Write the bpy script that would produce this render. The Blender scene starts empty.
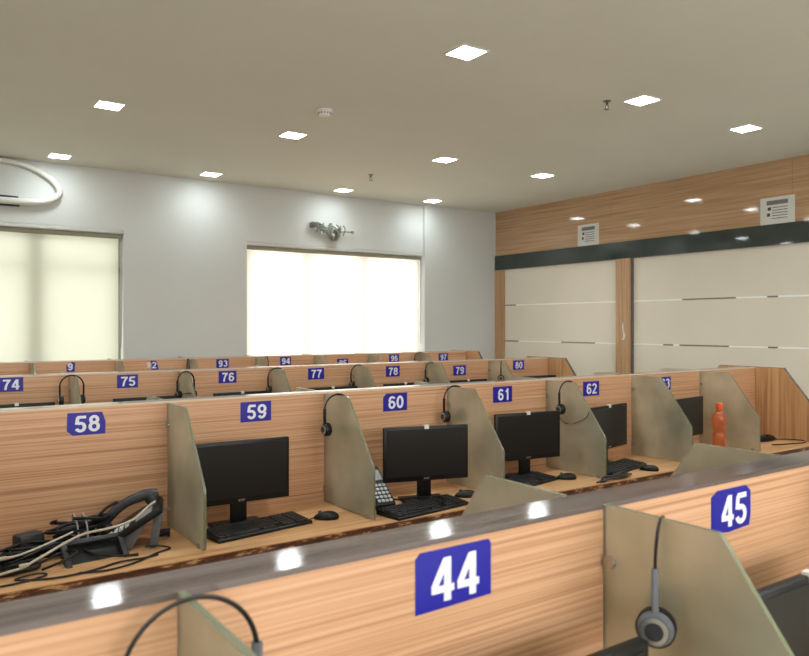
import bpy, bmesh, math, random
from mathutils import Vector, Matrix
random.seed(7)
C = bpy.context.scene.collection
SC = bpy.context.scene
PI = math.pi

# ------------------------------------------------------------------ camera
cam_d = bpy.data.cameras.new('camera'); cam = bpy.data.objects.new('camera', cam_d); C.objects.link(cam)
cam.location = (0, 0, 1.58); cam.rotation_euler = (PI/2, 0, -0.6056)
cam_d.sensor_width = 36; cam_d.lens = 36*737.64/809; cam_d.shift_y = -2.5/809
cam_d.clip_start = 0.02
cam_d.dof.use_dof = True; cam_d.dof.focus_distance = 3.6; cam_d.dof.aperture_fstop = 6.3
SC.camera = cam
SC.view_settings.view_transform = 'Standard'; SC.view_settings.look = 'None'
SC.view_settings.gamma = 1; SC.view_settings.exposure = 1.66; SC.view_settings.use_curve_mapping = False
# ------------------------------------------------------------------ sky outside the windows
W = bpy.data.worlds.new('world'); SC.world = W; W.use_nodes = True
wb = W.node_tree.nodes['Background']; wb.inputs[0].default_value = (1.0, 0.98, 0.93, 1); wb.inputs[1].default_value = 1.15
LED_STRENGTH = 11.0     # the glowing diffuser itself
LED_WATTS = 2.1         # its downward beam
# added fill light at a made-up opening behind the viewer
dl = bpy.data.lights.new('rear_fill_light', 'AREA'); dl.shape = 'RECTANGLE'; dl.size = 6.0; dl.size_y = 1.5; dl.energy = 40; dl.color = (1, .97, .93)
do = bpy.data.objects.new('rear_fill_light', dl); C.objects.link(do); do.location = (1.6, -3.58, 1.85); do.rotation_euler = (PI/2, 0, 0)

# ------------------------------------------------------------------ materials
def lin(c):
    return tuple(((v/255)/12.92 if v/255 <= .04045 else ((v/255+.055)/1.055)**2.4) for v in c)
def base_mat(name, rgb, rough=.5, metal=0, spec=.5, **kw):
    m = bpy.data.materials.new(name); m.use_nodes = True
    nt = m.node_tree; b = nt.nodes['Principled BSDF']
    b.inputs['Base Color'].default_value = (*lin(rgb), 1); b.inputs['Roughness'].default_value = rough
    b.inputs['Metallic'].default_value = metal; b.inputs['Specular IOR Level'].default_value = spec
    for k, v in kw.items(): b.inputs[k.replace('_', ' ')].default_value = v
    return m, nt, b
def mottled(name, rgb, rough=.5, amount=.06, scale=8, metal=0, spec=.5, bump=0, **kw):
    m, nt, b = base_mat(name, rgb, rough, metal, spec, **kw)
    tc = nt.nodes.new('ShaderNodeTexCoord'); n = nt.nodes.new('ShaderNodeTexNoise'); n.inputs['Scale'].default_value = scale
    n.inputs['Detail'].default_value = 4
    r = nt.nodes.new('ShaderNodeValToRGB'); c = lin(rgb)
    r.color_ramp.elements[0].position = .3; r.color_ramp.elements[1].position = .7
    r.color_ramp.elements[0].color = (*[v*(1-amount) for v in c], 1); r.color_ramp.elements[1].color = (*[min(1, v*(1+amount)) for v in c], 1)
    nt.links.new(tc.outputs['Object'], n.inputs['Vector']); nt.links.new(n.outputs['Fac'], r.inputs[0]); nt.links.new(r.outputs[0], b.inputs['Base Color'])
    if bump:
        bp = nt.nodes.new('ShaderNodeBump'); bp.inputs['Strength'].default_value = bump; bp.inputs['Distance'].default_value = .002
        nt.links.new(n.outputs['Fac'], bp.inputs['Height']); nt.links.new(bp.outputs[0], b.inputs['Normal'])
    return m
def wood(name, cols, grain=(1.3, 1.3, 60), rough=.35, spec=.4, pos=(.30, .42, .52, .66), distort=.25):
    m, nt, b = base_mat(name, cols[0], rough, 0, spec)
    tc = nt.nodes.new('ShaderNodeTexCoord'); mp = nt.nodes.new('ShaderNodeMapping'); mp.inputs['Scale'].default_value = grain
    n = nt.nodes.new('ShaderNodeTexNoise'); n.inputs['Scale'].default_value = 1; n.inputs['Detail'].default_value = 3.5; n.inputs['Roughness'].default_value = .62
    n.inputs['Distortion'].default_value = distort
    r = nt.nodes.new('ShaderNodeValToRGB')
    while len(r.color_ramp.elements) < len(cols): r.color_ramp.elements.new(.5)
    for e, c, p in zip(r.color_ramp.elements, cols, pos): e.position = p; e.color = (*lin(c), 1)
    nt.links.new(tc.outputs['Object'], mp.inputs[0]); nt.links.new(mp.outputs[0], n.inputs['Vector'])
    nt.links.new(n.outputs['Fac'], r.inputs[0]); nt.links.new(r.outputs[0], b.inputs['Base Color'])
    return m
M = {}
M['wall'] = mottled('painted_wall', (211, 215, 212), .75, .02, 1.5)
M['ceiling'] = mottled('painted_ceiling', (222, 221, 208), .85, .02, 1.2)
M['floor'] = mottled('floor_tile', (194, 195, 190), .3, .06, 3)
zeb = [(160, 117, 86), (192, 146, 109), (206, 161, 125), (215, 172, 139)]
M['panel'] = wood('zebra_laminate', zeb, (.75, .75, 150), .4, pos=(.32, .44, .52, .66), distort=.06)
M['end'] = wood('upright_grain_laminate', [(166, 122, 80), (188, 144, 100), (200, 156, 112), (208, 166, 124)], (45, 45, 1.2), .4)
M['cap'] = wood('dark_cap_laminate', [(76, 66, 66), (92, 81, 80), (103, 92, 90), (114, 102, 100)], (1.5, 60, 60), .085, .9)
M['desk'] = wood('beige_desk_laminate', [(176, 128, 84), (198, 150, 104), (208, 162, 116), (214, 170, 126)], (2.2, 36, 36), .35)
M['fascia'] = wood('oak_fascia', [(162, 128, 94), (182, 146, 110), (192, 156, 120), (200, 166, 130)], (1.2, .9, 46), .06, .5)
M['post'] = wood('oak_post', [(160, 124, 88), (182, 144, 106), (190, 152, 114), (198, 160, 122)], (40, 40, 1.5), .3)
M['band'] = mottled('black_gloss_band', (58, 66, 64), .04, .12, 5, spec=.6)
M['black'] = mottled('black_plastic', (17, 18, 19), .42, .15, 40, spec=.35)
M['charcoal'] = mottled('charcoal_plastic', (42, 44, 47), .45, .12, 40)
M['grey'] = mottled('grey_plastic', (96, 100, 106), .4, .08, 40)
M['lightgrey'] = mottled('light_grey_plastic', (158, 160, 162), .4, .06, 40)
M['screen'] = mottled('screen_glass', (27, 29, 30), .3, .1, 3, spec=.4)
M['silver'] = mottled('brushed_silver', (190, 190, 188), .3, .05, 60, metal=.9)
M['steel'] = mottled('dull_steel', (120, 120, 118), .35, .1, 60, metal=.8)
M['white'] = mottled('white_plastic', (232, 232, 228), .45, .02, 20)
M['blue'] = mottled('blue_vinyl', (24, 22, 150), .4, .05, 12)
M['digit'] = mottled('white_vinyl', (226, 228, 240), .5, .02, 30)
M['paper'] = mottled('notice_paper', (222, 222, 216), .7, .03, 12)
M['ink'] = mottled('grey_print', (120, 120, 118), .7, .25, 300)
M['darkink'] = mottled('dark_print', (70, 70, 70), .7, .2, 200)
M['keys'] = mottled('key_caps', (44, 46, 48), .5, .1, 60)
M['keyprint'] = mottled('pale_phone_keys', (196, 200, 202), .5, .05, 60)
M['beigecable'] = mottled('beige_cable', (186, 176, 160), .5, .05, 40)
M['clear'] = mottled('clear_connector', (196, 184, 160), .25, .05, 40)
M['bluecable'] = mottled('blue_plug', (40, 56, 110), .4, .05, 40)
M['olive'] = mottled('dusty_copper_pipe', (150, 148, 126), .5, .3, 60)
M['dusty'] = mottled('dusty_grey_wire', (128, 130, 124), .6, .3, 60)
M['frame'] = mottled('window_aluminium', (150, 146, 130), .5, .05, 20)
M['casing'] = mottled('blind_casing', (212, 214, 210), .35, .05, 20)
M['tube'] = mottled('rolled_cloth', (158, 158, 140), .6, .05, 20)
M['pipewhite'] = mottled('white_pipe', (222, 224, 216), .5, .03, 20)
M['blackrubber'] = mottled('black_rubber', (46, 50, 44), .6, .1, 20)

# chipped edge banding of the desktops
def chipped():
    m, nt, b = base_mat('chipped_edge_banding', (92, 52, 32), .45)
    tc = nt.nodes.new('ShaderNodeTexCoord'); mp = nt.nodes.new('ShaderNodeMapping'); mp.inputs['Scale'].default_value = (14, 60, 60)
    n = nt.nodes.new('ShaderNodeTexNoise'); n.inputs['Scale'].default_value = 1; n.inputs['Detail'].default_value = 6; n.inputs['Roughness'].default_value = .7
    r = nt.nodes.new('ShaderNodeValToRGB'); r.color_ramp.elements.new(.5)
    for e, c, p in zip(r.color_ramp.elements, [(72, 42, 28), (112, 62, 34), (202, 158, 108)], [.42, .56, .62]): e.position = p; e.color = (*lin(c), 1)
    nt.links.new(tc.outputs['Object'], mp.inputs[0]); nt.links.new(mp.outputs[0], n.inputs['Vector']); nt.links.new(n.outputs['Fac'], r.inputs[0]); nt.links.new(r.outputs[0], b.inputs['Base Color'])
    return m
M['chip'] = chipped()
# frosted glass of the dividers: scattering film plus a see-through share, smudged
def frosted():
    m = bpy.data.materials.new('frosted_green_glass'); m.use_nodes = True; nt = m.node_tree
    b = nt.nodes['Principled BSDF']
    b.inputs['Roughness'].default_value = .38; b.inputs['IOR'].default_value = 1.3; b.inputs['Transmission Weight'].default_value = .62
    tc = nt.nodes.new('ShaderNodeTexCoord'); n = nt.nodes.new('ShaderNodeTexNoise'); n.inputs['Scale'].default_value = 4; n.inputs['Detail'].default_value = 4
    r = nt.nodes.new('ShaderNodeValToRGB')
    r.color_ramp.elements[0].position = .32; r.color_ramp.elements[1].position = .68
    r.color_ramp.elements[0].color = (*lin((188, 186, 162)), 1); r.color_ramp.elements[1].color = (*lin((238, 233, 213)), 1)
    nt.links.new(tc.outputs['Object'], n.inputs['Vector']); nt.links.new(n.outputs['Fac'], r.inputs[0]); nt.links.new(r.outputs[0], b.inputs['Base Color'])
    return m
M['glass'] = frosted()
M['glint'] = mottled('pale_glint', (214, 192, 168), .35, .05, 20)  # pale tone of the window reflection along the caps
M['glassedge'] = mottled('green_glass_edge', (118, 122, 98), .2, .05, 20)
# roller blind cloth: translucent, lit from behind by the sky
def blind(name, rgb, trans):
    m = bpy.data.materials.new(name); m.use_nodes = True; nt = m.node_tree
    out = nt.nodes['Material Output']; nt.nodes.remove(nt.nodes['Principled BSDF'])
    d = nt.nodes.new('ShaderNodeBsdfDiffuse'); t = nt.nodes.new('ShaderNodeBsdfTranslucent'); mx = nt.nodes.new('ShaderNodeMixShader')
    tc = nt.nodes.new('ShaderNodeTexCoord'); n = nt.nodes.new('ShaderNodeTexNoise'); n.inputs['Scale'].default_value = 3
    r = nt.nodes.new('ShaderNodeValToRGB'); c = lin(rgb)
    r.color_ramp.elements[0].color = (*[v*.96 for v in c], 1); r.color_ramp.elements[1].color = (*c, 1)
    nt.links.new(tc.outputs['Object'], n.inputs['Vector']); nt.links.new(n.outputs['Fac'], r.inputs[0])
    nt.links.new(r.outputs[0], d.inputs[0]); nt.links.new(r.outputs[0], t.inputs[0])
    mx.inputs[0].default_value = trans
    nt.links.new(d.outputs[0], mx.inputs[1]); nt.links.new(t.outputs[0], mx.inputs[2]); nt.links.new(mx.outputs[0], out.inputs[0])
    return m
M['blind_green'] = blind('green_lit_blind_cloth', (228, 232, 214), .29)  # differing outdoor light at the two windows is put into the cloth tints
M['blind_cream'] = blind('cream_blind_cloth', (252, 244, 232), .60)
def pane():
    m = bpy.data.materials.new('window_glass'); m.use_nodes = True; nt = m.node_tree
    out = nt.nodes['Material Output']; nt.nodes.remove(nt.nodes['Principled BSDF'])
    g = nt.nodes.new('ShaderNodeBsdfGlossy'); g.inputs['Roughness'].default_value = .02; t = nt.nodes.new('ShaderNodeBsdfTransparent'); mx = nt.nodes.new('ShaderNodeMixShader')
    mx.inputs[0].default_value = .93
    nt.links.new(g.outputs[0], mx.inputs[1]); nt.links.new(t.outputs[0], mx.inputs[2]); nt.links.new(mx.outputs[0], out.inputs[0]); return m
M['pane'] = pane()
M['film'] = mottled('cream_frosted_glazing', (230, 222, 206), .22, .02, 2, spec=.35)
M['stripe_dark'] = mottled('clear_glass_stripe', (128, 120, 104), .15, .1, 5)
M['stripe_light'] = mottled('pale_glass_stripe', (255, 254, 250), .3, .02, 5)
def emit(name, rgb, s):
    m = bpy.data.materials.new(name); m.use_nodes = True; nt = m.node_tree
    out = nt.nodes['Material Output']; nt.nodes.remove(nt.nodes['Principled BSDF'])
    e = nt.nodes.new('ShaderNodeEmission'); e.inputs[0].default_value = (*rgb, 1); e.inputs[1].default_value = s
    nt.links.new(e.outputs[0], out.inputs[0]); return m
M['led'] = emit('led_diffuser', (.92, .985, 1), LED_STRENGTH)
M['orange'] = mottled('orange_plastic', (255, 150, 96), .18, .05, 10, Transmission_Weight=.7)
M['orangecap'] = mottled('orange_cap_plastic', (232, 92, 44), .4, .03, 10)

# ------------------------------------------------------------------ mesh helpers
def rot(z=0, x=0, y=0): return Matrix.Rotation(z, 4, 'Z') @ Matrix.Rotation(y, 4, 'Y') @ Matrix.Rotation(x, 4, 'X')
class MB:
    def __init__(s): s.bm = bmesh.new(); s.mi = 0
    def _fin(s, verts, mat4, mi):
        fs = set(f for v in verts for f in v.link_faces)
        for f in fs: f.material_index = mi
        if mat4 is not None: bmesh.ops.transform(s.bm, matrix=mat4, verts=list(set(verts)))
        return s
    def box(s, c, sz, bev=0, m=None, mi=0, seg=2):
        r = bmesh.ops.create_cube(s.bm, size=1); vs = r['verts']
        bmesh.ops.scale(s.bm, vec=sz, verts=vs)
        if bev:
            es = list(set(e for v in vs for e in v.link_edges))
            rr = bmesh.ops.bevel(s.bm, geom=es, offset=bev, segments=seg, affect='EDGES', profile=.5)
            vs = list(set(v for f in rr['faces'] for v in f.verts))
        bmesh.ops.translate(s.bm, vec=c, verts=vs)
        return s._fin(vs, m, mi)
    def b2(s, lo, hi, bev=0, m=None, mi=0):
        return s.box([(a+b)/2 for a, b in zip(lo, hi)], [abs(b-a) for a, b in zip(lo, hi)], bev, m, mi)
    def cyl(s, p0, p1, r, r2=None, n=20, mi=0, m=None, bev=0):
        p0, p1 = Vector(p0), Vector(p1); d = p1-p0
        q = d.to_track_quat('Z', 'Y').to_matrix().to_4x4()
        rr = bmesh.ops.create_cone(s.bm, cap_ends=True, segments=n, radius1=r, radius2=r if r2 is None else r2, depth=d.length)
        vs = rr['verts']
        bmesh.ops.transform(s.bm, matrix=Matrix.Translation((p0+p1)/2) @ q, verts=vs)
        return s._fin(vs, m, mi)
    def tube(s, pts, r, n=8, mi=0, closed=False, flat=1.0, m=None):
        pts = [Vector(p) for p in pts]; rings = []; allv = []
        N = len(pts); up = None
        for i, p in enumerate(pts):
            a = pts[(i-1) % N] if (closed or i > 0) else p; b = pts[(i+1) % N] if (closed or i < N-1) else p
            t = (b-a).normalized() if (b-a).length > 1e-9 else Vector((0, 0, 1))
            if up is None: up = t.orthogonal().normalized()
            else: up = (up - t*up.dot(t)); up = up.normalized() if up.length > 1e-6 else t.orthogonal().normalized()
            sd = t.cross(up)
            rad = r(i/(N-1)) if callable(r) else r
            ring = [s.bm.verts.new(p + (up*math.cos(2*PI*k/n)*rad*flat + sd*math.sin(2*PI*k/n)*rad)) for k in range(n)]
            rings.append(ring); allv += ring
        for i in range(N if closed else N-1):
            A, B = rings[i], rings[(i+1) % N]
            for k in range(n): s.bm.faces.new((A[k], A[(k+1) % n], B[(k+1) % n], B[k]))
        if not closed: s.bm.faces.new(rings[0][::-1]); s.bm.faces.new(rings[-1])
        return s._fin(allv, m, mi)
    def lathe(s, prof, c=(0, 0, 0), n=28, mi=0, m=None):
        rings = []; allv = []
        for r, z in prof:
            ring = [s.bm.verts.new((c[0]+r*math.cos(2*PI*k/n), c[1]+r*math.sin(2*PI*k/n), c[2]+z)) for k in range(n)]
            rings.append(ring); allv += ring
        for A, B in zip(rings, rings[1:]):
            for k in range(n): s.bm.faces.new((A[k], A[(k+1) % n], B[(k+1) % n], B[k]))
        s.bm.faces.new(rings[0][::-1]); s.bm.faces.new(rings[-1])
        return s._fin(allv, m, mi)
    def prism(s, poly, axis, lo, hi, mi=0, bev=0, m=None, side_mi=None):
        # poly: 2-D points in the plane across axis ('x': (y,z), 'y': (x,z), 'z': (x,y))
        def P(u, v, w): return {'x': (w, u, v), 'y': (u, w, v), 'z': (u, v, w)}[axis]
        A = [s.bm.verts.new(P(u, v, lo)) for u, v in poly]; B = [s.bm.verts.new(P(u, v, hi)) for u, v in poly]
        n = len(poly); f0 = s.bm.faces.new(A[::-1]); f1 = s.bm.faces.new(B); sides = []
        for k in range(n): sides.append(s.bm.faces.new((A[k], A[(k+1) % n], B[(k+1) % n], B[k])))
        allv = A+B
        if bev:
            es = list(set(e for v in allv for e in v.link_edges))
            rr = bmesh.ops.bevel(s.bm, geom=es, offset=bev, segments=2, affect='EDGES', profile=.5)
            allv = list(set(v for f in rr['faces'] for v in f.verts) | set(v for v in allv if v.is_valid))
            s._fin(allv, m, mi); return s
        s._fin(allv, m, mi)
        if side_mi is not None:
            for f in sides: f.material_index = side_mi
        return s
    def build(s, name, mats, parent=None, smooth=False, loc=None, label=None):
        bmesh.ops.recalc_face_normals(s.bm, faces=s.bm.faces)
        me = bpy.data.meshes.new(name); s.bm.to_mesh(me); s.bm.free()
        for m in (mats if isinstance(mats, (list, tuple)) else [mats]): me.materials.append(m)
        if smooth:
            me.shade_smooth()
            try: me.set_sharp_from_angle(angle=math.radians(38))
            except Exception: pass
        o = bpy.data.objects.new(name, me); C.objects.link(o)
        if parent: o.parent = parent
        if loc: o.location = loc
        if label: o['label'] = label
        return o
def tag(o, label, cat, group=None, kind=None):
    o['label'] = label; o['category'] = cat
    if group: o['group'] = group
    if kind: o['kind'] = kind
    return o
def thing(name, label, cat, loc=(0, 0, 0), rz=0, group=None):
    o = bpy.data.objects.new(name, None); C.objects.link(o); o.empty_display_size = .05
    o.location = loc; o.rotation_euler = (0, 0, rz); return tag(o, label, cat, group)
def copy_tree(o, parent=None):
    c = o.copy(); C.objects.link(c)
    if parent: c.parent = parent
    for ch in list(o.children): copy_tree(ch, c)
    return c
def struct(o): o['kind'] = 'structure'; return o
def smooth_path(pts, n=8):
    P = [Vector(p) for p in pts]; out = []
    for i in range(len(P)-1):
        p0, p1, p2, p3 = P[max(i-1, 0)], P[i], P[i+1], P[min(i+2, len(P)-1)]
        for k in range(n):
            t = k/n
            out.append(.5*((2*p1)+(-p0+p2)*t+(2*p0-5*p1+4*p2-p3)*t*t+(-p0+3*p1-3*p2+p3)*t**3))
    out.append(P[-1]); return out
def digit_strokes(ch):
    """centre lines of bold sans numerals in a cell .56 wide, 1 high: (points, closed)"""
    def arc(cx, cy, rx, ry, a0, a1, n=18): return [(cx+rx*math.cos(math.radians(a0+(a1-a0)*k/n)), cy+ry*math.sin(math.radians(a0+(a1-a0)*k/n))) for k in range(n+1)]
    h = .085  # half stroke
    L, Rr, B, T, m = h, .56-h, h, 1-h, .28
    rx = (Rr-L)/2
    return {
     '0': [arc(m, .5, rx, .5-h, 0, 360, 36)],
     '1': [[(m+.06, 0), (m+.06, 1)], [(m+.05, .86), (m-.13, .72)]],
     '2': [arc(m, T-.20, rx, .20, 170, -35) + [(.22, .26), (.10, .09)], [(.02, h), (.56, h)]],
     '3': [arc(m-.01, T-.19, rx-.02, .19, 160, -80), arc(m-.01, B+.235, rx, .235, 85, -165)],
     '4': [[(.395, 0), (.395, 1)], [(.36, .95), (.06, .33)], [(0, .29), (.56, .29)]],
     '5': [[(.53, T), (.10, T)], [(.135, T), (.085, .48)], arc(m-.02, B+.235, rx, .235, 128, -160)],
     '6': [arc(m, B+.235, rx, .235, 0, 360, 30), arc(m+.02, .55, rx+.02, .365, 178, 38)],
     '7': [[(0, T), (.56, T)], [(.46, T-.02), (.31, .62), (.22, .32), (.18, 0)]],
     '8': [arc(m, T-.19, rx-.03, .19, 0, 360, 30), arc(m, B+.23, rx, .23, 0, 360, 30)],
     '9': [arc(m, T-.235, rx, .235, 0, 360, 30), arc(m-.02, .45, rx+.02, .365, -2, -142)],
    }[ch], h
def number_mesh(s, w, h, thick):
    """bold numerals as a mesh lying in x-z, facing -y, fitted to w x h and centred"""
    bm = bmesh.new()
    for i, ch in enumerate(s):
        strokes, hw = digit_strokes(ch)
        lay = 0
        for st in strokes:
            x0 = i*.64; P = [Vector((x+x0, y)) for x, y in st]; lft = []; rgt = []
            for k, p in enumerate(P):
                closed = (P[0]-P[-1]).length < 1e-4
                a = P[k-1] if k > 0 else (P[-2] if closed else p); b = P[k+1] if k < len(P)-1 else (P[1] if closed else p)
                d = (b-a).normalized(); n = Vector((-d.y, d.x))*hw
                if ch in '47' and len(P) == 2 and abs(d.x) < .01: n *= 1.05
                lft.append(p+n); rgt.append(p-n)
            ty = -thick/2-.00012*lay; lay += 1
            f = [bm.verts.new((q.x, ty, q.y)) for q in lft]; g = [bm.verts.new((q.x, ty, q.y)) for q in rgt]
            for k in range(len(P)-1):
                bm.faces.new((f[k], f[k+1], g[k+1], g[k]))
    xs = [v.co.x for v in bm.verts]; zs = [v.co.z for v in bm.verts]
    cx, cz = (min(xs)+max(xs))/2, (min(zs)+max(zs))/2; sx = w/(max(xs)-min(xs)); sz = h/(max(zs)-min(zs))
    for v in bm.verts: v.co = ((v.co.x-cx)*sx, v.co.y, (v.co.z-cz)*sz)
    me = bpy.data.meshes.new('numerals'); bm.to_mesh(me); bm.free(); return me
def text_mesh(s, w, h, thick, bold=.02):
    """lettering as a mesh lying in x-z, facing -y, fitted to w x h and centred"""
    cu = bpy.data.curves.new('t', 'FONT'); cu.body = s; cu.extrude = .02; cu.offset = bold; cu.resolution_u = 4
    if bold > .03: cu.space_character = 1.08
    o = bpy.data.objects.new('t', cu); C.objects.link(o)
    dg = bpy.context.evaluated_depsgraph_get(); dg.update()
    me = bpy.data.meshes.new_from_object(o.evaluated_get(dg))
    bpy.data.objects.remove(o); bpy.data.curves.remove(cu)
    xs = [v.co.x for v in me.vertices]; ys = [v.co.y for v in me.vertices]
    cx, cy = (min(xs)+max(xs))/2, (min(ys)+max(ys))/2; sx = w/(max(xs)-min(xs)); sy = h/(max(ys)-min(ys))
    for v in me.vertices:
        x, y, z = v.co; v.co = ((x-cx)*sx, -(z/.02)*thick/2, (y-cy)*sy)
    me.materials.clear(); return me

# ------------------------------------------------------------------ the room
YB, XR, ZC, XL, YN = 8.432, 7.472, 3.28, -3.2, -3.6
struct(MB().b2((XL-.2, YN-.2, -.1), (XR+.2, YB+.3, 0)).build('floor', M['floor']))
struct(MB().b2((XL-.2, YN-.2, ZC), (XR+.2, YB+.3, ZC+.15)).build('ceiling', M['ceiling']))
struct(MB().b2((XL-.2, YN-.2, 0), (XL, YB+.3, ZC)).build('wall_left', M['wall']))
struct(MB().b2((XL, YN-.2, 0), (XR, YN, 1.05)).b2((XL, YN-.2, 2.65), (XR, YN, ZC)).b2((XL, YN-.2, 1.05), (-1.5, YN, 2.65)).b2((4.7, YN-.2, 1.05), (XR, YN, 2.65)).build('wall_front', M['wall']))  # opening is made up to go with the fill light
W1 = (-.75, 2.079, 2.628); W2 = (3.516, 6.150, 2.600); SILL = .95
bw = MB()
bw.b2((XL, YB, 0), (W1[0], YB+.25, ZC)); bw.b2((W1[1], YB, 0), (W2[0], YB+.25, ZC)); bw.b2((W2[1], YB, 0), (XR, YB+.25, ZC))
bw.b2((W1[0], YB, 0), (W1[1], YB+.25, SILL)); bw.b2((W2[0], YB, 0), (W2[1], YB+.25, SILL))
bw.b2((W1[0], YB, W1[2]), (W1[1], YB+.25, ZC)); bw.b2((W2[0], YB, W2[2]), (W2[1], YB+.25, ZC))
bw.b2((W2[1], YB-.05, 0), (XR, YB, ZC))
struct(bw.build('wall_back', M['wall']))
def window(n, x0, x1, zt, bars, rails, d=0, bwid=.045):
    fr = MB(); y0, y1 = YB+.095+d, YB+.145+d
    fr.b2((x0, y0, SILL), (x0+.06, y1, zt)); fr.b2((x1-.06, y0, SILL), (x1, y1, zt))
    fr.b2((x0, y0, SILL), (x1, y1, SILL+.06)); fr.b2((x0, y0, zt-.08), (x1, y1, zt))
    for b in bars: fr.b2((b-bwid, y0, SILL), (b+bwid, y1, zt))
    for z in rails: fr.b2((x0, y0, z-.02), (x1, y1, z+.02))
    f = struct(fr.build('window_%d' % n, M['frame']))
    MB().b2((x0+.02, y0+.022, SILL+.02), (x1-.02, y0+.028, zt-.02)).build('pane', M['pane'], f)
window(1, *W1, (-.1, 1.21), (2.20,), .035, .08); window(2, *W2, (4.36, 5.22), (), .055)
def roller_blind(x0, x1, zt, mat, label, folds):
    t = thing('roller_blind', label, 'blind', ((x0+x1)/2, YB+.06, SILL+.03), 0, 'roller blinds')
    h = zt-SILL-.03; w = (x1-x0)/2
    # cloth: thin sheet with a very slight ripple
    bm = bmesh.new(); nx = 40
    vs = []
    for i in range(nx+1):
        x = -w+.008+(2*w-.05)*i/nx; y = .0025*math.sin(i*.7)
        vs.append((bm.verts.new((x, y, .02)), bm.verts.new((x, y, h-.06))))
    for a, b in zip(vs, vs[1:]): bm.faces.new((a[0], b[0], b[1], a[1]))
    me = bpy.data.meshes.new('cloth'); bm.to_mesh(me); bm.free(); me.materials.append(mat)
    o = bpy.data.objects.new('cloth', me); C.objects.link(o); o.parent = t
    MB().box((0, -.02, h-.022), (2*w-.004, .085, .042), .010).build('casing', M['casing'], t, True)
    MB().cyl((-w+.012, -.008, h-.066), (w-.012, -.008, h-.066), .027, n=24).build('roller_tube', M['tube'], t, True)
    MB().box((-.015, 0, .012), (2*w-.05, .014, .024), .004).build('bottom_bar', M['casing'], t, True)
    MB().tube([(w-.016, -.03, h-.08), (w-.016, -.032, h*.5), (w-.02, -.03, .35)], .0035, 6).tube([(w-.008, -.03, h-.08), (w-.010, -.032, h*.5), (w-.018, -.03, .35)], .0035, 6).build('chain', M['lightgrey'], t, True)
    return t
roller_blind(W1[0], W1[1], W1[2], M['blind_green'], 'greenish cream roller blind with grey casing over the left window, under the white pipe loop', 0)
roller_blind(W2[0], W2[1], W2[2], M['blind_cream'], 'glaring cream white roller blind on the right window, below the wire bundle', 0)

# right wall: oak fascia, black band, posts, frosted glazing with stripes
struct(MB().b2((XR+.05, YN, 0), (XR+.2, YB, ZC)).build('wall_right', M['wall']))
f = MB()
ys = [YB-.05, 6.19, 3.9, 1.5, -.9, YN]
for a, b in zip(ys, ys[1:]): f.b2((XR-.001, b+.0015, 2.626), (XR+.05, a-.0015, ZC))
struct(f.build('trim_1', M['fascia'], label='oak laminate fascia'))
struct(MB().b2((XR-.012, YN, 2.409), (XR+.05, YB-.05, 2.626)).build('trim_2', M['band'], label='glossy black band'))
struct(MB().b2((XR-.01, 8.188, 0), (XR+.05, YB-.05, 2.409)).build('trim_3', M['post'], label='oak corner post'))
struct(MB().b2((XR-.045, 5.872, 0), (XR+.05, 6.085, 2.409)).b2((XR-.02, 5.86, 0), (XR+.05, 5.872, 2.409), mi=1).build('trim_4', [M['post'], M['cap']], label='oak post'))  # thin dark strip paints the shadow at the side of the post
struct(MB().b2((XR-.045, 1.8, 0), (XR+.05, 2.01, 2.409)).build('trim_5', M['post'], label='oak post'))
def glazing(n, y0, y1, dA, dB):
    g = struct(MB().b2((XR+.02, y0, .1), (XR+.035, y1, 2.409)).build('window_%d' % n, M['film']))
    def st(name, segs, z):
        for a, b, dk in segs:
            MB().b2((XR+.0185, b, z-.008), (XR+.0205, a, z+.008)).build(name, M['stripe_dark' if dk else 'stripe_light'], g)
    st('glass_stripe', dA, 1.88); st('glass_stripe', dB, 1.352)
    MB().b2((XR-.0, y0, 0), (XR+.05, y1, .1)).build('bottom_rail', M['post'], g)
glazing(3, 6.085, 8.188, [(8.188, 7.952, 1), (7.952, 7.01, 0), (7.01, 6.085, 0)], [(8.188, 7.9, 1), (7.9, 7.065, 0), (7.065, 6.471, 1), (6.471, 6.085, 0)])
glazing(4, 2.01, 5.86, [(5.86, 5.18, 0), (5.18, 4.519, 1), (4.519, 4.175, 0), (4.175, 4.058, 1), (4.058, 3.6, 0), (3.6, 3.0, 1)],
        [(5.86, 5.44, 0), (5.44, 5.30, 1), (5.30, 5.22, 0), (5.22, 4.601, 1), (4.601, 4.164, 0), (4.164, 4.058, 1), (4.058, 3.2, 0)])
glazing(5, YN, 1.8, [(1.7, 1.0, 1)], [(1.5, .6, 1)])
tag(MB().prism([(5.99, 1.40), (5.97, 1.43), (5.975, 1.50), (5.985, 1.57), (5.968, 1.63), (5.962, 1.52), (5.935, 1.46), (5.95, 1.41)], 'x', XR-.047, XR-.045).build('tape_scrap', M['paper']),
    'ragged strip of white tape residue on the oak post', 'tape')

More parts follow.
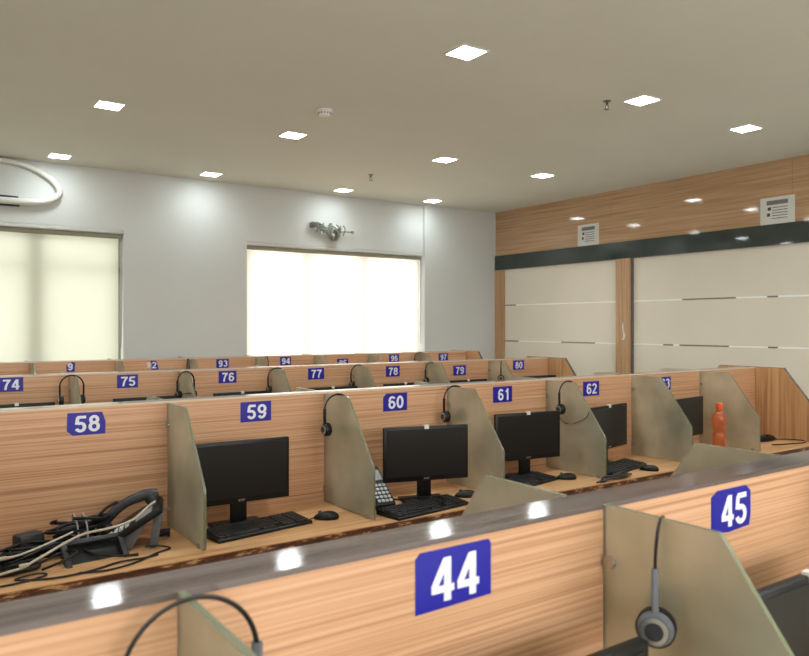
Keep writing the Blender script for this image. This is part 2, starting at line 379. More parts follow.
# printed notices on the fascia
def notice(y0, y1, z0, z1, label, lean):
    t = thing('paper_notice', label, 'notice', (XR-.001, (y0+y1)/2, z0), 0, 'printed notices on the oak fascia')
    w = abs(y1-y0)/2; h = z1-z0
    MB().prism([(-w, 0), (w, 0), (w, h), (-w, h+lean)], 'x', -.003, 0).build('sheet', M['paper'], t)
    p = MB()   # y runs right-to-left as seen, so the heading sits from +w to -w
    p.b2((-.0036, -w*.62, h*.72), (-.003, w*.62, h*.88)).build('heading', M['ink'], t)
    q = MB()
    for k in range(5): q.b2((-.0036, -w*.6, h*(.60-.1*k)), (-.003, w*(.28 if k < 2 else .3), h*(.60-.1*k)+.007))
    q.b2((-.0036, w*.36, h*.52), (-.003, w*.56, h*.64)); q.b2((-.0036, w*.42, h*.30), (-.003, w*.6, h*.42))
    q.build('print', M['darkink'], t)
notice(6.389, 6.743, 2.626, 2.905, 'white paper notice on the oak fascia above the post, smaller looking of two', -.0)
notice(3.874, 4.234, 2.626, 2.905, 'white paper notice with grey heading on the oak fascia at the right edge', .0)

# ------------------------------------------------------------------ ceiling fittings
GX = (1.367, 2.928, 4.642, 6.042); GY = (3.555, 5.98, 8.051)
def led(x, y, label):
    if led.src is None:
        t = thing('ceiling_light', label, 'ceiling light', (x, y, ZC), 0, 'square led panels in the ceiling')
        fr = MB(); a, b = .102, .090
        for s in (-1, 1):
            fr.b2((-a, s*b if s > 0 else -a, -.006), (a, a if s > 0 else -b, 0)); fr.b2((s*b if s > 0 else -a, -b, -.006), (a if s > 0 else -b, b, 0))
        fr.build('frame', M['white'], t)
        MB().b2((-b, -b, -.004), (b, b, -.0005)).build('diffuser', M['led'], t)
        ld = bpy.data.lights.new('lamp', 'AREA'); ld.shape = 'SQUARE'; ld.size = .17; ld.energy = LED_WATTS; ld.color = (.92, .985, 1); ld.spread = math.radians(135)
        lo = bpy.data.objects.new('lamp', ld); C.objects.link(lo); lo.parent = t; lo.location = (0, 0, -.005)
        led.src = t; return t
    t = copy_tree(led.src); t.location = (x, y, ZC); t['label'] = label; return t
led.src = None
rowname = ['nearest row of panels', 'middle row of panels', 'farthest row by the back wall']
colname = ['leftmost', 'second from left', 'second from right', 'rightmost']
for j, y in enumerate(GY):
    for i, x in enumerate(GX):
        if j == 0 and i == 0: continue
        lab = 'square led panel, %s in the %s' % (colname[i] if j else ['', 'leftmost', 'middle', 'rightmost'][i], rowname[j])
        o = led(x, y, lab)
        if j == 2:   # the row by the back wall is dimmed
            for c in o.children:
                if c.type == 'LIGHT': c.data = bpy.data.lights.get('lamp_dimmed') or c.data.copy(); c.data.name = 'lamp_dimmed'; c.data.energy = LED_WATTS*.2
for x, y in [(1.367, 3.555), (-.25, 3.555), (-.25, 5.98), (-.25, 8.051), (-1.9, 3.555), (-1.9, 5.98), (1.367, 1.15), (2.928, 1.15), (4.642, 1.15), (6.042, 1.15), (-.25, 1.15), (-1.9, 1.15),
             (1.367, -1.4), (2.928, -1.4), (4.642, -1.4), (-.25, -1.4)]:
    led(x, y, 'square led ceiling panel added outside the view')  # unseen panels added to raise the room light
t = thing('smoke_detector', 'round white smoke detector on the ceiling between the led panels', 'smoke detector', (2.794, 5.143, ZC))
MB().lathe([(.062, 0), (.062, -.012), (.058, -.016), (.05, -.018)][::-1]).build('base', M['white'], t, True)
MB().lathe([(.05, -.016), (.048, -.034), (.036, -.05), (.012, -.053)][::-1]).build('cover', M['white'], t, True)
g = MB()
for k in range(12):
    a = 2*PI*k/12; g.box((.047*math.cos(a), .047*math.sin(a), -.030), (.006, .014, .010), m=None)
g.build('vent_slots', M['charcoal'], t)
def sprinkler(x, y, label, s=1):
    t = thing('sprinkler_head', label, 'sprinkler', (x, y, ZC), 0, 'ceiling sprinklers')
    MB().lathe([(.03, -.004), (.03, 0)]).build('escutcheon', M['steel'], t, True)
    MB().cyl((0, 0, 0), (0, 0, -.03), .011).build('nozzle', M['steel'], t, True)
    MB().tube([(-.004, 0, -.028), (-.018, 0, -.04), (-.014, 0, -.055), (0, 0, -.062)], .003).tube([(.004, 0, -.028), (.018, 0, -.04), (.014, 0, -.055), (0, 0, -.062)], .003).build('yoke', M['steel'], t, True)
    MB().lathe([(.021, -.066), (.021, -.063)]).build('deflector', M['steel'], t, True)
sprinkler(4.44, 3.719, 'dark sprinkler head hanging beside the middle led panel of the nearest row')
sprinkler(4.42, 7.05, 'small dark sprinkler head near the back wall ceiling')

# ------------------------------------------------------------------ pipe loop and wire bundle on the back wall
t = thing('pipe_loop', 'white plastic pipe loop running off the left edge above the left window', 'pipe', (.9, YB, 2.8))
def wl(p, y=-.03): return [(x-.9, y, z-2.8) for x, z in p]
outer = wl([(.1, 3.235), (.6, 3.25), (.88, 3.245), (1.06, 3.225), (1.2, 3.185), (1.33, 3.115), (1.405, 3.03), (1.425, 2.97), (1.40, 2.915), (1.33, 2.875)])
MB().tube(smooth_path(outer), .03, 12).build('upper_pipe', M['pipewhite'], t, True)
MB().tube(smooth_path(wl([(.1, 2.83), (.6, 2.832), (.9, 2.838), (1.08, 2.84), (1.22, 2.85), (1.33, 2.878), (1.405, 2.93)], -.040)), .036, 12).build('lower_pipe', M['pipewhite'], t, True)
MB().tube(smooth_path(wl([(.1, 2.885), (.6, 2.886), (.9, 2.884), (1.04, 2.882)], -.035)), .011, 8).tube(smooth_path(wl([(.1, 2.79), (.6, 2.792), (.9, 2.797), (1.05, 2.8)], -.04)), .012, 8).build('insulation', M['blackrubber'], t, True)
MB().cyl((1.40-.9, -.07, .12), (1.40-.9, 0, .12), .018).build('clip', M['lightgrey'], t, True)
t = thing('wire_bundle', 'tangle of cut pipes and wires on the wall above the bright window', 'wires', (4.7, YB, 2.79)); t.scale = (1.08, 1.2, 1.45)
rr = random.Random(3)
a = MB()
for k in range(13):
    z0 = .03+rr.uniform(-.03, .03)
    a.tube(smooth_path([(-.30+rr.uniform(0, .05), -.03-rr.uniform(0, .03), .055+rr.uniform(-.02, .02)), (-.18, -.05+rr.uniform(-.02, .02), z0), (-.05, -.06, rr.uniform(-.03, .03)), (.05+rr.uniform(0, .05), -.03, rr.uniform(-.02, .03))]), .007, 6)
for k in range(9):
    x_ = -.24+.045*k
    a.tube(smooth_path([(x_, -.04, -.02+rr.uniform(-.01, .01)), (x_+rr.uniform(-.02, .03), -.07, .03), (x_+rr.uniform(-.03, .04), -.05, .07+rr.uniform(-.02, .015))], 5), .006, 6)
a.build('wires', M['dusty'], t, True)
a = MB()
for k in range(3):
    ph = k*.9
    a.tube([(-.02+.055*math.cos(q*.35+ph)*(1-.1*k), -.05-.02*k+.012*math.sin(q*.9), -.03+.05*math.sin(q*.35+ph)) for q in range(19)], .008, 6)
a.build('coil', M['olive'], t, True)
MB().tube([(.0, -.03, .0), (.12, -.04, .01), (.24, -.045, .012)], .006, 6).cyl((.235, -.045, .012), (.262, -.045, .012), .013).build('pipe_end', M['olive'], t, True)
MB().lathe([(.012, -.035), (.03, -.02), (.036, 0), (.03, .02), (.012, .034)], (-.03, -.07, -.05), 16).build('valve', M['steel'], t, True)
MB().box((-.29, -.025, .05), (.05, .05, .05), .01).build('bracket', M['dusty'], t, True)
MB().box((-.04, -.02, .05), (.03, .04, .06), .004).build('bracket', M['dusty'], t, True); MB().box((.07, -.02, 0), (.02, .04, .08), .004).build('bracket', M['dusty'], t, True)

# ------------------------------------------------------------------ workstation rows
TOP, DESK, THK = 1.26, .732, .077
sticker_shapes = {
 'plain': [(-1, -1), (1, -1), (1, 1), (-1, 1)],
 '44': [(-1, -1), (1, -.92), (1, .86), (.93, 1), (-.88, 1), (-1, .82)],
 '45': [(-1, -.88), (-.1, -1), (.92, -.9), (1, -.4), (1, .7), (.75, 1), (-.7, 1), (-1, .75)],
 '58': [(-1, -.55), (-.7, -1), (.98, -1), (1, .1), (.82, .95), (-.97, 1)],
 '60': [(-1, -1), (1, -1), (1, 1), (-.75, 1), (-1, .55)],
 '92': [(-.15, -1), (1, -1), (.62, .9), (-.3, 1), (-.05, .1)],
 '91': [(-.2, -1), (.9, -1), (1, .8), (.5, 1), (.2, .2), (-.3, .4)],
}
def bench(name_label, Y, x0, x1, cols, far_cols, numbers, end_right=True, tilt=0.0, glint=True, gt=0.0):
    t = thing('workstation_row', name_label, 'desk row', (x0, Y, 0), 0, 'rows of call centre desks')
    L = x1-x0
    MB().b2((0, 0, 0), (L, THK, TOP-.009)).build('partition_panel', M['panel'], t)
    MB().prism([(0, TOP-.009), (THK, TOP-.009), (THK, TOP+tilt), (0, TOP)], 'x', 0, L).build('cap', M['cap'], t, label='dark glossy cap')
    if glint: MB().b2((0, -.0015, TOP-.009), (L, 0, TOP-.0005)).build('cap_glint', M['glint'], t, label='pale edging strip under the cap, painted window reflection')  # window reflection on the cap, painted as a pale strip
    for side, nm in ((-1, 'near'), (1, 'far')):
        yy = (-.508, 0) if side < 0 else (THK, THK+.508)
        MB().b2((0, yy[0], DESK-.028), (L, yy[1], DESK)).build('desktop', M['desk'], t)
        ye = yy[0] if side < 0 else yy[1]
        MB().b2((0, ye-.002 if side < 0 else ye, DESK-.03), (L, ye if side < 0 else ye+.002, DESK-.004)).build('edge_banding', M['chip'], t, label='dark edge banding, chipped')
        MB().b2((.02, ye-side*.12-.009, DESK-.30), (L-.02, ye-side*.12+.009, DESK-.028)).build('modesty_rail', M['panel'], t)
    def screen(x, side):
        r = .009; top = TOP-.008+(gt if side < 0 else .008+gt*.5)
        poly = [(0, DESK+.004), (0, top)]
        def arc(cx, cy, a0, a1, n=4): return [(cx+r*math.cos(math.radians(a0+(a1-a0)*k/n)), cy+r*math.sin(math.radians(a0+(a1-a0)*k/n))) for k in range(n+1)]
        poly += arc(.23-r, top-r, 90, 35)
        poly += [(.443, .965), (.447, .945), (.447, DESK+.004)]
        yo = 0 if side < 0 else THK
        poly = [(yo+side*d, z) for d, z in poly]
        g = MB().prism(poly, 'x', x-x0-.005, x-x0+.005, 0, side_mi=1).build('glass_screen', [M['glass'], M['glassedge']], t, label='frosted green glass divider')
        for z in (1.16, .80):
            MB().cyl((x-x0-.012, yo+side*.016, z), (x-x0-.0045, yo+side*.016, z), .012, n=16).build('clip', M['silver'], g, True)
        MB().b2((x-x0-.012, yo+side*.40-.008, DESK), (x-x0-.0052, yo+side*.40+.008, DESK+.02)).build('foot_clip', M['silver'], g)
    for x in cols: screen(x, -1)
    for x in far_cols: screen(x, 1)
    for x in cols:
        MB().b2((x-x0-.012, -.40, 0), (x-x0+.012, 0, DESK-.028)).build('support_panel', M['end'], t)
        MB().b2((x-x0-.012, THK, 0), (x-x0+.012, THK+.40, DESK-.028)).build('support_panel', M['end'], t)
    if end_right:
        half = [(.22, TOP), (.41, 1.02), (.52, .882), (.52, 0)]
        poly = [(-d, z) for d, z in half][::-1] + [(THK+d, z) for d, z in half]
        MB().prism(poly, 'x', L, L+.028).build('end_panel', M['end'], t, label='sloping end panel with upright grain')
        rim = [(-d, z) for d, z in half[:3]][::-1] + [(THK+d, z) for d, z in half[:3]]
        e = MB()
        for (a, b), (c_, d_) in zip(rim, rim[1:]):
            e.prism([(a, b), (c_, d_), (c_, d_+.002), (a, b+.002)], 'x', L-.0005, L+.0285)
        e.build('rim_banding', M['cap'], t)
    for txt, xc, zc, w in numbers:
        shp = sticker_shapes.get(txt, sticker_shapes['plain'])
        hw = w/2; hh = .0455
        s = MB().prism([(xc-x0+u*hw, zc+v*hh) for u, v in shp], 'y', -.0012, 0).build('number_sticker', M['blue'], t, label='blue sticker with the white number %s' % txt)
        if txt in ('91', '92'):
            me = number_mesh(txt[1] if txt == '92' else txt[0], .042, .062, .0006); dx = .018
            if txt == '92':
                me2 = number_mesh('9', .03, .05, .0006); me2.materials.append(M['digit'])
                n2 = bpy.data.objects.new('numeral', me2); C.objects.link(n2); n2.parent = s; n2.location = (xc-x0-.035, -.0016, zc+.002)
        else: me = number_mesh(txt, .094 if '1' not in txt else .08, .066, .0006); dx = {'63': .014, '44': .001, '45': .008}.get(txt, .004)
        me.materials.append(M['digit'])
        n = bpy.data.objects.new('numerals', me); C.objects.link(n); n.parent = s; n.location = (xc-x0+dx, -.0016, zc-.001)
    return t
Y44, Y58, Y74, Y91 = .884, 3.153, 5.275, 7.235
c44 = [-1.25, -.5, .285, 1.05, 1.805, 2.56, 3.31, 4.06, 4.81]
bench('nearest wood grain desk row with numbers 44 and 45', Y44, -2.2, 5.486, c44, [-1.25, 1.03, 1.775, 2.56, 3.31, 4.06, 4.81],
      [('44', .7045, 1.1975, .147), ('45', 1.447, 1.193, .144)], tilt=.0015, glint=False, gt=.008)
c58 = [-.56, .2, .962, 1.715, 2.47, 3.223, 4.012, 4.769]
bench('second wood grain desk row numbered 58 to 63, black monitors on it', Y58, -1.3, 5.486, c58, c58,
      [('58', .634, 1.188, .146), ('59', 1.3585, 1.188, .149), ('60', 2.1245, 1.186, .149), ('61', 2.866, 1.186, .146), ('62', 3.6135, 1.183, .149), ('63', 4.352, 1.182, .149)])
c74 = [-.53, .215, .959, 1.685, 2.397, 3.135, 3.884, 4.62]
bench('third desk row numbered 74 to 80 behind the second', Y74, -1.3, 5.407, c74, c74,
      [('74', .609, 1.205, .146), ('75', 1.327, 1.195, .14), ('76', 2.047, 1.196, .14), ('77', 2.7885, 1.193, .145), ('78', 3.53, 1.186, .142), ('79', 4.2665, 1.168, .148), ('80', 5.003, 1.195, .146)])
c91 = [-.49, .25, .989, 1.715, 2.40, 3.118, 3.811, 4.497, 5.193]
bench('farthest desk row numbered 91 to 97 against the back wall', Y91, -1.3, 5.957, c91, c91,
      [('91', 1.30, 1.205, .12), ('92', 2.05, 1.198, .125), ('93', 2.7545, 1.193, .132), ('94', 3.4565, 1.199, .125), ('95', 4.16, 1.16, .143), ('96', 4.859, 1.194, .142), ('97', 5.5935, 1.19, .147)])

# ------------------------------------------------------------------ monitors
def make_monitor():
    t = thing('monitor', '', 'monitor')
    w, z0, z1 = .215, .108, .367
    MB().box((0, 0, (z0+z1)/2), (2*w, .022, z1-z0), .004).box((0, .022, (z0+z1)/2), (2*w*.8, .03, (z1-z0)*.72), .012).build('casing', M['black'], t, True)
    MB().b2((-w+.014, -.0125, z0+.024), (w-.014, -.011, z1-.013)).build('screen', M['screen'], t)
    MB().box((0, .03, .09), (.07, .022, .17), .006).build('stand', M['black'], t, True)
    MB().box((0, .02, .008), (.22, .17, .016), .006).build('foot', M['black'], t, True)
    me = text_mesh('acer', .030, .009, .0006, .02); me.materials.append(M['silver'])
    n = bpy.data.objects.new('logo', me); C.objects.link(n); n.parent = t; n.location = (0, -.0118, z0+.012)
    return t
mon = make_monitor()
mon_tag_mesh = None
def place_monitor(x, y, deg, label, group, sticker=True, first=[True], h=0):
    if first[0]: o = mon; first[0] = False
    else: o = copy_tree(mon)
    o.location = (x, y, DESK); o.rotation_euler = (0, 0, math.radians(deg)); o['label'] = label; o['group'] = group
    return o
G1 = 'black monitors on the second row'; G2 = 'monitors on the nearest row'; G3 = 'monitors on the third row'
mons = []
place_monitor(1.195, 2.93, -2, 'black monitor under the number 59, without a white tag', G1)
mons.append(place_monitor(2.095, 2.845, -16, 'black monitor under the number 60, turned towards the viewer, white tag on top', G1))
mons.append(place_monitor(2.885, 2.97, -9, 'black monitor under the number 61, white tag on top', G1))
mons.append(place_monitor(3.54, 2.955, 11, 'black monitor under the number 62, half behind a glass divider', G1))
place_monitor(4.33, 2.96, 8, 'black monitor under the number 63, left of the orange bottle', G1)
place_monitor(.735, .725, 0, 'black monitor corner at the bottom edge below the number 44', G2)
mons.append(place_monitor(1.455, .732, 0, 'black monitor at the bottom right edge below the number 45', G2))
for n_, x, tg in ((74, .62, 1), (75, 1.40, 0), (76, 2.08, 1), (77, 2.83, 1), (78, 3.52, 1), (79, 4.20, 1), (80, 5.08, 0)):
    o = place_monitor(x, Y74-.2, random.uniform(-3, 3), 'black monitor with only its top edge showing under the number %d' % n_, G3)
    if tg: mons.append(o)
m0 = mons[0]
src = MB().b2((-.012, -.0135, .355), (.010, .004, .373)).build('paper_tag', M['paper'], m0, label='small white tag')
for o in mons[1:]:
    c = src.copy(); C.objects.link(c); c.parent = o

# ------------------------------------------------------------------ keyboards and mice
def make_keyboard():
    t = thing('keyboard', '', 'keyboard')
    MB().prism([(-.077, 0), (.077, 0), (.077, .024), (.07, .026), (-.07, .014), (-.077, .010)], 'x', -.222, .222, bev=.002).build('case', M['black'], t, True)
    k = MB()
    tilt = .012/.14
    for r in range(6):
        y = -.058+r*.0215
        if r == 0: xs = [(-.200, .026), (-.168, .026), (-.09, .12), (.0, .026), (.03, .026)]
        else: xs = [(-.205+i*.0193, .0165) for i in range(15)]
        xs = xs + [(.092+i*.0193, .0165) for i in range(3)] + [(.158+i*.0193, .0165) for i in range(3)]
        for x, w in xs:
            z = .012+(y+.07)*tilt
            k.box((x, y, z+.005), (w, .0165, .008), .0)
    k.build('keys', M['keys'], t)
    MB().tube(smooth_path([(0, .075, .012), (.03, .11, .008), (.0, .15, .006)], 5), .0025, 6).build('cable', M['black'], t, True)
    return t
kb = make_keyboard(); kfirst = [True]
def place_kb(x, y, deg, label):
    o = kb if kfirst[0] else copy_tree(kb); kfirst[0] = False
    o.location = (x, y, DESK); o.rotation_euler = (0, 0, math.radians(deg)); o['label'] = label; o['group'] = 'black keyboards on the second row'
place_kb(1.245, 2.868, 8, 'black keyboard in front of the monitor under the number 59')
place_kb(2.01, 2.745, 7, 'black keyboard under the number 60 with a cable loop on it')
place_kb(2.77, 2.885, 11, 'black keyboard under the number 61, partly behind the near glass')
place_kb(3.52, 2.86, 14, 'black keyboard turned askew at the desk under the number 62')
place_kb(4.35, 2.84, 3, 'black keyboard under the number 63, mostly hidden by a glass divider')
def make_mouse():
    t = thing('mouse', '', 'mouse')
    b = MB(); bmesh.ops.create_uvsphere(b.bm, u_segments=20, v_segments=12, radius=1)
    for v in b.bm.verts:
        x, y, z = v.co; v.co = (x*.031*(1-.12*y), y*.056, max(z, -.25)*(.026+.006*(-y)) + .0075)
    b.build('body', M['black'], t, True)
    MB().cyl((-.003, .028, .029), (.003, .028, .029), .009, n=14).build('wheel', M['grey'], t, True)
    MB().tube(smooth_path([(0, .05, .008), (-.02, .08, .003), (-.06, .11, .003)], 5), .002, 6).build('cable', M['black'], t, True)
    return t
ms = make_mouse(); mfirst = [True]
def place_mouse(x, y, deg, label):
    o = ms if mfirst[0] else copy_tree(ms); mfirst[0] = False
    o.location = (x, y, DESK); o.rotation_euler = (0, 0, math.radians(deg)); o['label'] = label; o['group'] = 'black computer mice'
place_mouse(1.56, 2.855, 62, 'black mouse beside the keyboard under the number 59')
place_mouse(2.33, 2.83, 62, 'black mouse right of the keyboard under the number 60')
place_mouse(3.055, 2.84, 60, 'black mouse right of the keyboard under the number 61')
place_mouse(3.635, 2.735, 30, 'black mouse with a bright highlight in front of the askew keyboard')

# ------------------------------------------------------------------ headsets hung on the glass dividers
def add_boom(t):
    MB().tube(smooth_path([(-.078, -.01, -.165), (-.080, -.05, -.15), (-.07, -.10, -.14), (-.05, -.125, -.14)], 6), .003, 6).build('microphone_boom', M['black'], t, True)
def make_headset(band=.0033):
    """origin at the crown (inside of the band), arch in the x-z plane, hanging down"""
    t = thing('headset', '', 'headset')
    R = .072; pts = []
    for k in range(25):
        a = PI*(k/24); pts.append((R*math.cos(a), 0, -R+R*math.sin(a)*1.0+.003))
    pts = [(R*.97, 0, -R-.03)] + pts + [(-R*.97, 0, -R-.03)]
    b = MB()
    b.tube(pts, band, 8, flat=.7); b.build('headband', M['black'], t, True)
    for sx in (-1, 1):
        MB().tube([(sx*R, 0, -.06), (sx*R, 0, -.10), (sx*R*.97, 0, -.148)], .0068, 8, flat=.6).build('slider_arm', M['grey'], t, True)
    for sx in (-1, 1):
        e = MB(); x = sx*.066
        e.cyl((x-sx*.014, 0, -.157), (x+sx*.002, 0, -.157), .031, n=28)
        e.build('ear_cushion', M['black'], t, True)
        e = MB(); e.cyl((x+sx*.002, 0, -.157), (x+sx*.014, 0, -.157), .029, .024, n=28)
        sh = e.build('ear_shell', M['grey'], t, True)
        MB().cyl((x+sx*.013, 0, -.157), (x+sx*.0175, 0, -.157), .0145, n=24).build('ear_badge', M['charcoal'], sh, True)
        MB().lathe([(.014, 0), (.021, 0), (.021, .003), (.014, .003)], n=28, m=Matrix.Translation((x+sx*.014, 0, -.157)) @ Matrix.Rotation(sx*PI/2, 4, 'Y')).build('trim_ring', M['silver'], sh, True)
    return t
hs = make_headset(); hfirst = [True]; hs_thick = None
def place_headset(x, y, z, deg, label, group='headsets hung on glass dividers', tilt=0, boom=False, s=1, black=False):
    global hs_thick
    if black and hs_thick is None: o = hs_thick = make_headset(.0055)
    elif black: o = copy_tree(hs_thick)
    else: o = hs if hfirst[0] else copy_tree(hs)
    hfirst[0] = False
    o.location = (x, y, z); o.rotation_euler = (tilt, 0, math.radians(deg)); o['label'] = label; o['group'] = group
    o.scale = (s, s, s)
    if boom: add_boom(o)
    for c in list(o.children):
        if c.name.startswith('ear_shell') and black: c.material_slots[0].link = 'OBJECT'; c.material_slots[0].material = M['black']
        elif c.name.startswith('slider') and black: c.material_slots[0].link = 'OBJECT'; c.material_slots[0].material = M['black']
    return o
TZ = TOP-.006
place_headset(1.052, .768, TZ+.002, 29, 'large grey and black headset with silver ring beside the number 45', boom=False)
place_headset(.287, .85, TZ+.004, 0, 'headset with thin arched band on the glass at the bottom left edge', boom=False, s=1.12)
place_headset(1.715, 3.03, TZ, 5, 'black headset on the divider between the numbers 59 and 60', black=True, boom=False)
place_headset(2.47, 3.095, TZ, 0, 'black headset on the divider between the numbers 60 and 61', black=True, boom=False)
h3 = place_headset(3.223, 2.985, TZ, 0, 'black headset on the divider left of the number 62, cable looping down', black=True, boom=False)
MB().tube(smooth_path([(-.086, 0, -.18), (-.05, -.01, -.23), (.03, -.008, -.25), (-.012, -.06, -.235), (-.012, -.14, -.20), (-.012, -.17, -.16)], 8), .0022, 6).build('cable', M['charcoal'], h3, True)
place_headset(.95, 5.165, TZ, 0, 'black headset facing the viewer between the numbers 74 and 75', black=True, boom=False)
place_headset(1.685, 5.13, TZ, 20, 'black headset with microphone arm between the numbers 75 and 76', black=True, boom=True)
place_headset(2.397, 5.17, TZ, 0, 'black headset between the numbers 76 and 77', black=True, boom=False)
place_headset(3.135, 5.19, TZ, 0, 'black headset between the numbers 77 and 78', black=True, boom=False)
place_headset(3.884, 5.20, TZ, 10, 'black headset between the numbers 78 and 79', black=True, boom=False)
place_headset(4.62, 5.10, TZ, 45, 'black headset between the numbers 79 and 80', black=True, boom=False)
place_headset(2.355, 7.10, TZ, 80, 'tiny headset on the farthest row left of the number 93', black=True, boom=False)
place_headset(3.185, 7.12, TZ, 80, 'tiny headset on the farthest row between the numbers 93 and 94', black=True, boom=False)
place_headset(5.193, 7.18, TZ, 0, 'tiny headset on the farthest row between the numbers 96 and 97', black=True, boom=False)
# black bands of the rest keep their material; nothing else hangs from the glass

# ------------------------------------------------------------------ desk phones
def make_phone():
    """front edge of the phone at the origin, rising along +y at 30 degrees"""
    t = thing('desk_phone', '', 'telephone')
    A = math.radians(32); T = Matrix.Translation((0, -.10, .012)) @ Matrix.Rotation(A, 4, 'X')
    MB().box((0, .115, .0), (.19, .23, .024), .008, m=T).build('body', M['black'], t, True)
    MB().b2((.01, .140, .012), (.085, .200, .0145), m=T).build('display', M['lightgrey'], t)
    k = MB()
    for r in range(5):
        for c in range(4): k.box((.018+c*.019, .02+r*.022, .0145), (.014, .014, .006), .0015, m=T)
    k.build('keypad', M['keyprint'], t)
    h = MB()
    h.tube([T @ Vector(p) for p in smooth_path([(-.055, .01, .028), (-.055, .03, .046), (-.055, .08, .060), (-.055, .115, .063), (-.055, .15, .060), (-.055, .20, .046), (-.055, .222, .028)], 5)], lambda u: .0135+.004*abs(2*u-1), 10, flat=1.25)
    for y in (.022, .205): h.lathe([(.024, -.016), (.026, .0), (.02, .014)], n=18, m=T @ Matrix.Translation((-.055, y, .030)))
    h.build('handset', M['charcoal'], t, True)
    s = MB(); s.prism([(.055, .0), (.080, .0), (.100, .115), (.070, .118)], 'x', -.07, .07, bev=.003).prism([(-.085, .004), (.0, .004), (.055, .105), (.045, .11)], 'x', -.08, .08, bev=.003)
    s.build('stand', M['grey'], t, True)
    return t
ph = make_phone(); ph.location = (.765, 2.955, DESK); ph.rotation_euler = (0, 0, math.radians(-108)); ph.scale = (1.1, 1.12, 1.12)
ph['label'] = 'black desk phone propped on its stand below the number 58'; ph['group'] = 'desk telephones'
p2 = copy_tree(ph); p2.location = (1.83, 2.955, DESK); p2.scale = (1.05, 1.1, 1.15); p2.rotation_euler = (0, 0, math.radians(-8)); p2['label'] = 'desk phone with pale keys beside the glass under the number 60'

# ------------------------------------------------------------------ clutter below the number 58
t = thing('phone_cradle', 'grey open plastic cradle lying in front of the cables below the number 58', 'phone stand', (.60, 2.845, DESK), math.radians(6))
Q = Matrix.Translation((0, 0, .012)) @ Matrix.Rotation(math.radians(42), 4, 'X')
fr = MB()
fr.box((0, -.055, .014), (.22, .018, .026), .004, m=Q).box((0, .055, .014), (.22, .018, .026), .004, m=Q).box((-.10, 0, .014), (.022, .12, .026), .004, m=Q).box((.10, 0, .014), (.022, .12, .026), .004, m=Q)
fr.build('frame', M['charcoal'], t, True)
MB().box((0, .0, .004), (.19, .10, .006), .002, m=Q).build('tray', M['black'], t, True)
MB().box((0, .060, .022), (.20, .012, .036), .003).build('back_foot', M['charcoal'], t, True)
t = thing('power_adapter', 'black power adapter block among cables at the left edge below the number 58', 'adapter', (.405, 3.0, DESK), math.radians(20))
t.scale = (1.1, 1.1, 1.25)
MB().box((0, 0, .045), (.085, .06, .055), .01).build('body', M['charcoal'], t, True)
MB().box((0, 0, .009), (.06, .045, .018), .003).build('plug_base', M['black'], t, True)
MB().tube(smooth_path([(-.04, 0, .045), (-.09, -.01, .03), (-.16, -.02, .006), (-.25, .0, .006)], 6), .005, 8).build('cord', M['black'], t, True)
def cable(name, pts, r, mat, label, cat='cable', group=None, n=8):
    o = MB().tube(smooth_path(pts, n), r, 8).build(name, M[mat], None, True); tag(o, label, cat, group); return o
D = DESK
# tied bundle of black cable between phone and adapter
t = thing('cable_bundle', 'tied bundle of coiled black cable left of the desk phone', 'cable', (.575, 2.985, D))
t.scale = (1.35, 1.35, 1.6)
b = MB(); rr = random.Random(11)
for k in range(9):
    ph0 = rr.uniform(0, 6); a, c = rr.uniform(.05, .085), rr.uniform(.02, .035)
    b.tube([(a*math.cos(q*.33+ph0)+rr.uniform(-.002, .002), c*math.sin(q*.33+ph0)+.006*math.cos(q), .012+k*.0065+.012*math.sin(q*.33+k)+.006) for q in range(18)], .0042, 6)
b.tube(smooth_path([(.03, 0, .06), (.07, .0, .09), (.10, -.01, .105)], 6), .004, 6)
b.build('coils', M['black'], t, True)
w = MB()
for s in (-.012, .012): w.tube([(s+.003*math.cos(q), .040*math.cos(q*.52), .045+.042*math.sin(q*.52)) for q in range(12)], .0022, 6, closed=True)
w.build('tie', M['lightgrey'], t, True)
t = thing('cable_pile', 'loose pile of black cords at the left edge below the number 58', 'cable', (.40, 2.93, D))
b = MB()
for k in range(8):
    y0 = rr.uniform(-.07, .07)
    b.tube(smooth_path([(-.30, y0, .012+.005*k), (-.15, y0*.6+rr.uniform(-.03, .03), .012+.006*k), (-.02, rr.uniform(-.05, .05), .014+.007*k), (.10, rr.uniform(-.03, .05), .012+.006*k), (.19, .03+rr.uniform(-.02, .02), .02+.005*k)], 6), .006, 6)
b.build('cords', M['black'], t, True)
MB().tube([(.075*math.cos(q*2*PI/20)-.06, -.095+.035*math.sin(q*2*PI/20), .014) for q in range(20)], .009, 8, closed=True).build('loop', M['black'], t, True)
def plug(parent, p, d):
    MB().box((0, 0, 0), (.030, .013, .011), .002, m=Matrix.Translation(p) @ Matrix.Rotation(d, 4, 'Z')).build('connector', M['clear'], parent, True)
c1 = cable('network_cable', [(.10, 2.75, D+.012), (.33, 2.765, D+.03), (.40, 2.78, D+.05), (.55, 2.86, D+.088), (.66, 2.86, D+.10), (.74, 2.87, D+.115), (.80, 2.88, D+.155), (.83, 2.885, D+.17)], .0045, 'beigecable', 'long beige network cable draped across the cradle up to the phone')
plug(c1, (.36, 2.77, D+.040), .15)
c2 = cable('network_cable', [(.10, 2.83, D+.05), (.28, 2.83, D+.055), (.36, 2.845, D+.058), (.46, 2.88, D+.075), (.54, 2.92, D+.09)], .004, 'beigecable', 'short beige network cable with clear plug at the left edge')
plug(c2, (.30, 2.832, D+.058), .1)
cable('cable', [(.52, 2.70, D+.005), (.60, 2.672, D+.005), (.70, 2.70, D+.005), (.80, 2.77, D+.005), (.86, 2.80, D+.006), (.83, 2.84, D+.01), (.78, 2.85, D+.012)], .0035, 'black', 'thin black cord curling over the desk edge in front of the cradle')
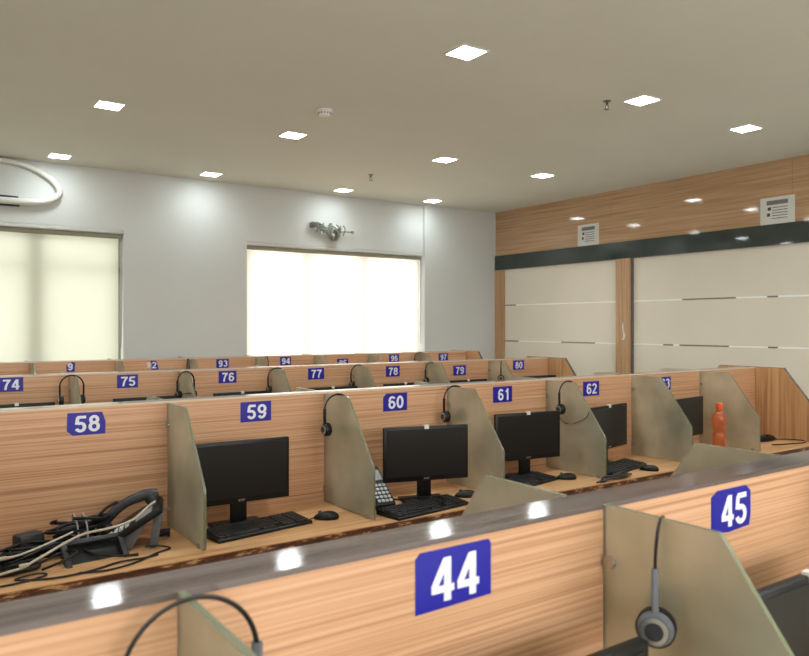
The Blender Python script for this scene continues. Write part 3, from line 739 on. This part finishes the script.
cable('cable', [(.10, 2.72, D+.005), (.30, 2.70, D+.005), (.42, 2.735, D+.005), (.40, 2.76, D+.008), (.33, 2.74, D+.006), (.44, 2.69, D+.005), (.56, 2.70, D+.005), (.66, 2.74, D+.005), (.74, 2.735, D+.006), (.80, 2.75, D+.005)], .0035, 'black', 'thin black cord snaking along the desk under the cradle')
t = thing('network_adapter', 'small coiled cord with a blue plug beside the glass left of 59', 'plug', (.885, 2.965, D))
MB().tube([(.022*math.cos(q*.5), .022*math.sin(q*.5), .006+.0012*q) for q in range(26)], .004, 6).build('coil', M['black'], t, True)
MB().box((.02, .045, .014), (.03, .02, .022), .003).build('plug', M['bluecable'], t, True)

for pts_, lab_ in (([(.30, 2.86, D+.02), (.38, 2.84, D+.05), (.47, 2.87, D+.07), (.54, 2.90, D+.05), (.58, 2.84, D+.03), (.66, 2.80, D+.012), (.74, 2.79, D+.006)], 'black cord arching over the cradle corner below the number 58'),
                   ([(.42, 2.80, D+.006), (.47, 2.77, D+.03), (.53, 2.79, D+.05), (.50, 2.84, D+.045), (.43, 2.85, D+.02), (.36, 2.82, D+.006), (.28, 2.80, D+.006)], 'black cord curled left of the grey cradle below the number 58')):
    cable('cable', pts_, .0045, 'black', lab_)
# headset cord lying on the keyboard of 60, crumpled cords on other desks
cable('cable', [(1.80, 2.99, D+.10), (1.86, 2.93, D+.055), (1.93, 2.86, D+.034), (2.03, 2.84, D+.034), (2.12, 2.80, D+.032), (2.13, 2.745, D+.032), (2.06, 2.70, D+.026), (1.94, 2.685, D+.025), (1.84, 2.70, D+.025)], .0045, 'black', 'black cord looped on the keyboard under the number 60')
t = thing('cable_clump', 'ragged clump of dark cord at the desk edge under the number 62', 'cable', (3.27, 2.675, D))
b = MB()
for k in range(10):
    b.tube(smooth_path([(-.17+rr.uniform(0, .05), -.015+rr.uniform(-.01, .01), .006), (-.06, rr.uniform(-.02, .03), .010+rr.uniform(0, .012)), (.05, rr.uniform(-.02, .04), .008+rr.uniform(0, .014)), (.15+rr.uniform(-.03, .03), .04+rr.uniform(-.02, .03), .008)], 5), .004, 6)
b.build('cords', M['charcoal'], t, True)
t = thing('cable_coil', 'black cable coil lying on the last desk at the end panel', 'cable', (5.27, 2.96, D))
b = MB()
for k in range(4): b.tube([(.13*math.cos(q*.3+k)+rr.uniform(-.01, .01), .05*math.sin(q*.3+k)+.01*k, .008+.006*k) for q in range(21)], .005, 6)
b.tube(smooth_path([(.05, -.02, .01), (.16, -.10, .008), (.19, -.19, .008), (.10, -.24, .008), (-.08, -.20, .008), (-.18, -.16, .008)], 8), .004, 6)
b.build('coils', M['black'], t, True)
MB().box((-.03, .02, .024), (.12, .05, .030), .006).build('inline_box', M['charcoal'], t, True)

# ------------------------------------------------------------------ orange bottle
t = thing('water_bottle', 'orange plastic water bottle standing on the desk under the number 63', 'bottle', (4.432, 2.79, D))
prof = [(.0, .0), (.036, .0), (.042, .006), (.0445, .02)]
for k in range(7):
    z = .03+.013*k; prof += [(.0445, z), (.0425, z+.006)]
prof += [(.043, .125), (.038, .142), (.0345, .155), (.038, .168), (.044, .190), (.046, .212), (.0455, .235), (.041, .255), (.032, .274), (.022, .286), (.0175, .292), (.0175, .302)]
MB().lathe(prof[1:], n=32).build('bottle_body', M['orange'], t, True)
MB().lathe([(.0205, .292), (.0215, .296), (.0215, .328), (.020, .340), (.012, .344)], n=28).build('cap', M['orangecap'], t, True)
